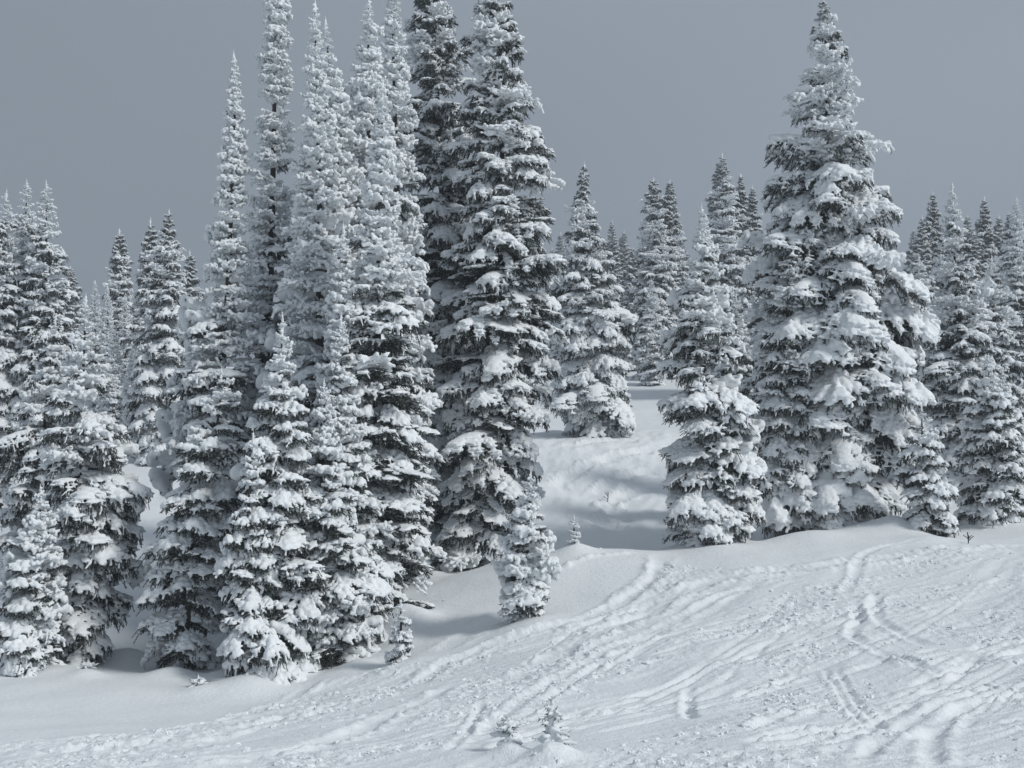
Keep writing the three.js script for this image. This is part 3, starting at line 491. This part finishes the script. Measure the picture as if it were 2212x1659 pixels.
  groove([[1400, 1215], [1396, 1240], [1370, 1266], [1320, 1300]], 0.1, -0.06, 0, 0, 0.3);
  groove([[2300, 1172], [2100, 1186], [1950, 1204], [1790, 1224], [1600, 1246], [1500, 1270], [1420, 1308], [1270, 1384], [1160, 1440], [1062, 1500]], 0.3, 0.05, 0.06, 0.06, 0.8);
  groove([[1900, 1300], [1800, 1304], [1690, 1310], [1530, 1324], [1390, 1340]], 0.10, -0.035, 0, 0, 0.3);
  groove([[1990, 1168], [1880, 1190], [1840, 1262], [1818, 1292]], 0.14, 0.05, 0.03, 0.05, 0.7);
  groove([[1900, 1280], [1888, 1305], [1900, 1335], [1950, 1370], [2010, 1395]], 0.14, 0.07, 0.02, 0.06, 0.6);
  groove([[1842, 1306], [1854, 1340], [1840, 1372], [1890, 1410], [1980, 1440], [2060, 1466]], 0.13, 0.07, 0.02, 0.06, 0.6);
  groove([[1780, 1440], [1812, 1490], [1848, 1546], [1890, 1584]], 0.07, 0.06, 0.02, 0.05, 0.4);
  groove([[1805, 1440], [1840, 1500], [1885, 1560], [1916, 1590]], 0.07, 0.06, 0.02, 0.04, 0.4);
  groove([[2300, 1360], [2200, 1386], [2050, 1452], [1960, 1480]], 0.14, 0.05, 0.05, 0.02, 0.5);
  groove([[2300, 1480], [2212, 1500], [2100, 1520], [2030, 1570], [2014, 1625], [2020, 1670]], 0.12, 0.06, 0.05, 0.03, 0.6);
  groove([[1840, 1665], [1915, 1598], [2000, 1540], [2110, 1490], [2212, 1460]], 0.12, 0.05, 0.04, 0.04, 0.5);
  groove([[1492, 1476], [1486, 1510], [1490, 1550]], 0.09, 0.11, 0.02, 0.05, 0.5);
  groove([[1740, 1452], [1670, 1475], [1580, 1500]], 0.11, 0.05, 0.05, 0.05, 0.9);
  groove([[1790, 1520], [1700, 1550], [1610, 1582]], 0.10, 0.05, 0.05, 0.05, 0.9);
  groove([[1780, 1572], [1700, 1590], [1608, 1614]], 0.10, 0.05, 0.05, 0.04, 0.9);
  groove([[1200, 1545], [1270, 1540], [1350, 1534], [1440, 1524]], 0.14, 0.03, 0.06, 0.0, 0.4);
  groove([[1700, 1262], [1560, 1290], [1400, 1372], [1250, 1440], [1100, 1540], [1000, 1640]], 0.16, 0.05, 0.04, 0.05, 0.9);
  groove([[1500, 1330], [1380, 1390], [1230, 1475], [1130, 1545], [1040, 1590]], 0.14, 0.05, 0.05, 0.03, 0.9);
  groove([[1040, 1520], [1020, 1560], [1000, 1600], [960, 1640]], 0.08, 0.06, 0.04, 0.04, 0.5);
  groove([[900, 1480], [760, 1516], [600, 1560], [420, 1600], [200, 1622], [-60, 1640]], 0.24, 0.06, 0.05, 0.06, 0.8);
  groove([[1000, 1470], [860, 1540], [700, 1600], [520, 1640], [300, 1668]], 0.2, 0.06, 0.06, 0.04, 0.8);
  groove([[700, 1476], [560, 1530], [400, 1570], [200, 1596], [-40, 1612]], 0.18, 0.03, 0.05, 0.03, 0.9);
  groove([[1390, 1197], [1330, 1202], [1270, 1212], [1210, 1236]], 0.16, 0.0, 0.0, 0.09, 0.7);
  groove([[1120, 1310], [1060, 1340], [1000, 1380], [940, 1412]], 0.3, 0.06, 0.05, 0.03, 0.5);
  for (const pts of [[[1428, 972], [1340, 985], [1250, 1015], [1196, 1060]], [[1428, 1010], [1350, 1030], [1280, 1066]], [[1390, 952], [1300, 958], [1205, 972]], [[1428, 1055], [1370, 1062], [1310, 1085]], [[1300, 1075], [1322, 1100], [1362, 1128]], [[1250, 1100], [1300, 1128], [1340, 1150]]]) groove(pts, 0.34, 0.13, 0.05, 0.07, 0.9);
  { // many old ski lines, crossing at small angles
    const R = rng(909);
    for (let k = 0; k < 70; k++) {
      let px = 200 + 2000 * R(), py = 1240 + 400 * R() + (px < 1100 ? 120 : 0); const pts = [], turn = (R() - 0.5) * 0.5, steps = 4 + ((R() * 3) | 0), way = -0.32 - 0.2 * R();
      for (let i = 0; i < steps; i++) { pts.push([px, py]); const a = way + turn * (i - 1) + 0.12 * (R() - 0.5), l = (90 + 60 * R()) * 1.2; px += Math.cos(a) * l; py += Math.sin(a) * l * 0.75; }
      if (pts.some(([a, b]) => b < 1235 || b > 1656 || (a < 1000 && b < 1490 + (1000 - a) * 0.14))) continue;
      const wid = 0.05 + 0.05 * R() ** 2, dep = 0.026 + 0.03 * R(), bl = 0.006 + 0.018 * R(), br = 0.006 + 0.018 * R();
      groove(pts, wid, dep, bl, br, 0.5);
      if (R() < 0.45) groove(pts.map(([a, b]) => [a + 5, b + 13]), wid, dep, bl, br, 0.5); // the other ski
    }
  }
  const g = new THREE.BufferGeometry(), pos = new Float32Array(nx * nz * 3), uv = new Float32Array(nx * nz * 2), idx = new Uint32Array((nx - 1) * (nz - 1) * 6);
  for (let j = 0; j < nz; j++) for (let i = 0; i < nx; i++) { const o = j * nx + i; pos.set([xs[i], Y[o], zs[j]], o * 3); uv.set([xs[i] / 1.7, zs[j] / 1.7], o * 2); }
  let k = 0; for (let j = 0; j < nz - 1; j++) for (let i = 0; i < nx - 1; i++) { const a = j * nx + i, b = a + 1, c = a + nx, d = c + 1; idx[k++] = a; idx[k++] = b; idx[k++] = c; idx[k++] = b; idx[k++] = d; idx[k++] = c; }
  g.setAttribute('position', new THREE.BufferAttribute(pos, 3)); g.setAttribute('uv', new THREE.BufferAttribute(uv, 2)); g.setIndex(new THREE.BufferAttribute(idx, 1));
  g.computeVertexNormals();
  const n = g.attributes.normal; let upward1 = 0; for (let i = 0; i < 50; i++) upward1 += n.getY(i * 997); if (upward1 < 0) { for (let i = 0; i < idx.length; i += 3) [idx[i], idx[i + 1]] = [idx[i + 1], idx[i]]; g.computeVertexNormals(); }
  // fine grain of the snow
  const S = 1024, px = new Uint8Array(S * S * 4), wrap = (x, y, f, s) => { // tiles
    const ix = Math.floor(x * f), iy = Math.floor(y * f), fx = x * f - ix, fy = y * f - iy, u = fx * fx * (3 - 2 * fx), v = fy * fy * (3 - 2 * fy), h = (a, b) => hash3(((a % f) + f) % f, ((b % f) + f) % f, s);
    return lerp(lerp(h(ix, iy), h(ix + 1, iy), u), lerp(h(ix, iy + 1), h(ix + 1, iy + 1), u), v); };
  for (let j = 0; j < S; j++) for (let i = 0; i < S; i++) { const x1 = i / S, y1 = j / S, val = 0.5 + 0.18 * wrap(x1, y1, 24, 1) + 0.14 * wrap(x1, y1, 60, 2) + 0.12 * wrap(x1, y1, 150, 3) + 0.06 * wrap(x1, y1, 400, 4), o = (j * S + i) * 4; px[o] = px[o + 1] = px[o + 2] = clamp(val, 0, 1) * 255; px[o + 3] = 255; }
  const t = new THREE.DataTexture(px, S, S); t.wrapS = t.wrapT = THREE.RepeatWrapping; t.magFilter = THREE.LinearFilter; t.needsUpdate = true;
  const m = new THREE.MeshStandardMaterial({ name: 'ground snow', color: new THREE.Color(0.825, 0.853, 0.872), roughness: 0.8, bumpMap: t, bumpScale: 0.014 });
  const mesh = part(g, m, 'snow_ground', scene); tag(mesh, 'snow-covered slope with ski tracks, hollow and drifts', null, null, 'structure');
  // height of what was built, for what lies on it
  const find = (a, v, desc) => { let l = 0, r = a.length - 1; while (r - l > 1) { const q = (l + r) >> 1; (desc ? a[q] > v : a[q] < v) ? (l = q) : (r = q); } return l; };
  const surface = (X, Z) => { const i = find(xs, X, false), j = find(zs, Z, true), u = (X - xs[i]) / (xs[i + 1] - xs[i]), v = (Z - zs[j]) / (zs[j + 1] - zs[j]); return lerp(lerp(Y[j * nx + i], Y[j * nx + i + 1], u), lerp(Y[(j + 1) * nx + i], Y[(j + 1) * nx + i + 1], u), v); };
  const roughAt = (X, Z) => rough[find(zs, Z, true) * nx + find(xs, X, false)];
  return { surface, roughAt };
}
// buried hummocks and drifts at the foot of the trees
for (const [px, py, r, h] of [[1100, 1642, 0.17, 0.11], [1192, 1648, 0.2, 0.14], [190, 1462, 0.3, 0.12], [428, 1500, 0.25, 0.05], [60, 1458, 0.5, 0.14], [520, 1494, 0.7, 0.16], [740, 1480, 0.6, 0.12], [880, 1446, 0.5, 0.12], [1150, 1356, 0.5, 0.14], [1243, 1190, 0.35, 0.14], [1560, 1192, 0.7, 0.14], [1740, 1166, 0.8, 0.18], [1880, 1150, 0.7, 0.22], [2010, 1166, 0.5, 0.1], [2140, 1140, 0.6, 0.16]]) { const [x, z] = at(px, py); mounds.push([x, z, r, h]); }
{ const R = rng(606); for (const t of trees) if (t.position.z > -31 && t.name.startsWith('fir_sapling') === false && Math.abs(t.position.x - along(1146, 19.4)) > 0.5) for (let k = 0; k < 4; k++) { const a = R() * 6.28, l = 0.35 + 0.7 * R(); mounds.push([t.position.x + Math.cos(a) * l, t.position.z + Math.sin(a) * l, 0.22 + 0.3 * R(), 0.05 + 0.13 * R()]); } }
const { surface, roughAt } = makeGround();

// crumbs of broken snow on the ridden slope
{
  const R = rng(4242), bits = [], m = new THREE.Matrix4(), q = new THREE.Quaternion(), e = new THREE.Euler();
  for (let k = 0; k < 300000 && bits.length < 6000; k++) {
    const d = 7.4 + 19 * Math.pow(R(), 0.75), x = (R() - 0.5) * d * 0.95, z = -d, u = x * 0.7 - z * 0.714, w = x * 0.714 + z * 0.7;
    const p = roughAt(x, z) * (0.02 + smooth(0.0, 0.8, noise2(u * 0.35, w * 0.9, 21) + 0.6 * noise2(x * 1.3, z * 1.3, 22) + 0.35 * noise2(u * 1.6, w * 6, 23) + 0.45 * noise2(x * 5, z * 5, 51)));
    if (R() > p + 0.002) continue;
    const s = 0.005 + 0.030 * Math.pow(R(), 3.8);
    e.set(0.7 * (R() - 0.5), R() * 6, 0.7 * (R() - 0.5)); q.setFromEuler(e);
    bits.push(m.clone().compose(new THREE.Vector3(x, surface(x, z) + s * 0.05, z), q, new THREE.Vector3(s * (0.7 + 0.9 * R()), s * (0.5 + 0.4 * R()), s * (0.7 + 0.9 * R()))));
  }
  const g = new THREE.IcosahedronGeometry(1, 1), p = g.attributes.position;
  for (let i = 0; i < p.count; i++) { const f = 1 + 0.6 * noise3(p.getX(i) * 1.9 + 9, p.getY(i) * 1.9, p.getZ(i) * 1.9); p.setXYZ(i, p.getX(i) * f, p.getY(i) * f, p.getZ(i) * f); }
  g.computeVertexNormals();
  const im = new THREE.InstancedMesh(g, snowMat, bits.length); bits.forEach((b, i) => im.setMatrixAt(i, b));
  im.name = 'snow_crumbs'; im.castShadow = im.receiveShadow = true; tag(im, 'broken crumbs of snow strewn over the ridden slope', 'snow crumbs', null, 'stuff'); scene.add(im);
}

// ---------------------------------------------------------------- small things
function standAt(px, py, name, label, category) { const [x, z] = at(px, py), o = new THREE.Group(); o.name = numbered(name); o.position.set(x, surface(x, z), z); scene.add(o); tag(o, label, category); return o; }
function buriedTop(px, py, h, label, seed) { // the tip of a sapling sticking out of a hummock
  const o = standAt(px, py, 'fir_sapling', label, 'sapling'), R = rng(seed), f = new Field([-0.24, -0.08, -0.24], [0.24, h + 0.06, 0.24], 0.0085, 0.007), seg = [];
  for (let y = -0.04; y < h; y += 0.05) seg.push({ a: [0.01 * Math.sin(y * 20), y, 0], b: [0.01 * Math.sin((y + 0.05) * 20), y + 0.05, 0], w: 1 });
  for (let k = 0; k < 26; k++) { const y = 0.02 + (h - 0.06) * R(), a = R() * 6.28, l = (0.17 * (1 - y / h) + 0.035) * (0.6 + 0.6 * R()); seg.push({ a: [0, y, 0], b: [Math.cos(a) * l, y + l * (0.35 - 0.5 * R()), Math.sin(a) * l], w: 0.8, tip: true }); }
  for (const s of seg) f.capsule(s.a, s.b, s.w === 1 ? 0.012 : 0.014, s.tip ? 0.012 : 0.011);
  for (let k = 0; k < 9; k++) { const a = R() * 6.28, l = (0.03 + 0.09 * R()) * Math.min(1, h / 0.3); f.pad([Math.cos(a) * l, 0.02 + 0.4 * h * R(), Math.sin(a) * l], 0.035 + 0.02 * R(), 0.022, 0.018, 0.035); }
  part(needles(seg, { dark: 0.5 }, R), needleMat, 'twigs', o); part(f.mesh(0.005, 50, seed), rimeMat, 'snow_cover', o);
}
buriedTop(1100, 1634, 0.26, 'left of two buried sapling tips poking out of hummocks at the bottom edge', 61);
buriedTop(1191, 1640, 0.37, 'right of two buried sapling tips at the bottom edge, the taller one', 67);
function twigs(px, py, name, label, h, n, seed, mat = twigMat) {
  const o = standAt(px, py, name, label, 'twig'), R = rng(seed), gs = [];
  for (let k = 0; k < n; k++) { const a = R() * 6.28, b = k === 0 ? 0.1 : 0.5 + 0.6 * R(), y0 = k === 0 ? -0.06 : h * (0.1 + 0.5 * R()), l = k === 0 ? h + 0.06 : h * (0.35 + 0.3 * R()); const A = new THREE.Vector3(0.1 * h * (y0 > 0 ? y0 / h : 0), y0, 0), B = A.clone().add(new THREE.Vector3(Math.cos(a) * Math.sin(b) * l, Math.cos(b) * l, Math.sin(a) * Math.sin(b) * l)), M = A.clone().lerp(B, 0.5).add(new THREE.Vector3(0.03 * h, 0.04 * h, 0)); gs.push(new THREE.TubeGeometry(new THREE.CatmullRomCurve3([A, M, B]), 6, k === 0 ? 0.011 : 0.008, 5)); }
  part(gs.shift(), mat, 'stem', o); gs.forEach((g) => part(g, mat, 'shoot', o));
  return o;
}
const near = [[365, 1075, 'twig_sapling', 'dark bare sapling twig alone on the snow in the left gap', 0.42, 7, 3], [2092, 1172, 'broken_twig', 'dark broken twig lying on the snow at the right edge of the slope', 0.22, 5, 5], [1312, 1078, 'broken_twig', 'dark twig sticking out of the far wall of the hollow', 0.3, 3, 8]];
for (const a of near) twigs(...a);
buriedTop(190, 1452, 0.15, 'snowed-in sapling tip under the large shaded spruce at the left', 71);
buriedTop(428, 1494, 0.13, 'tiny white frosted twig tip in front of the shaded fir', 72);

renderer.render(scene, camera);
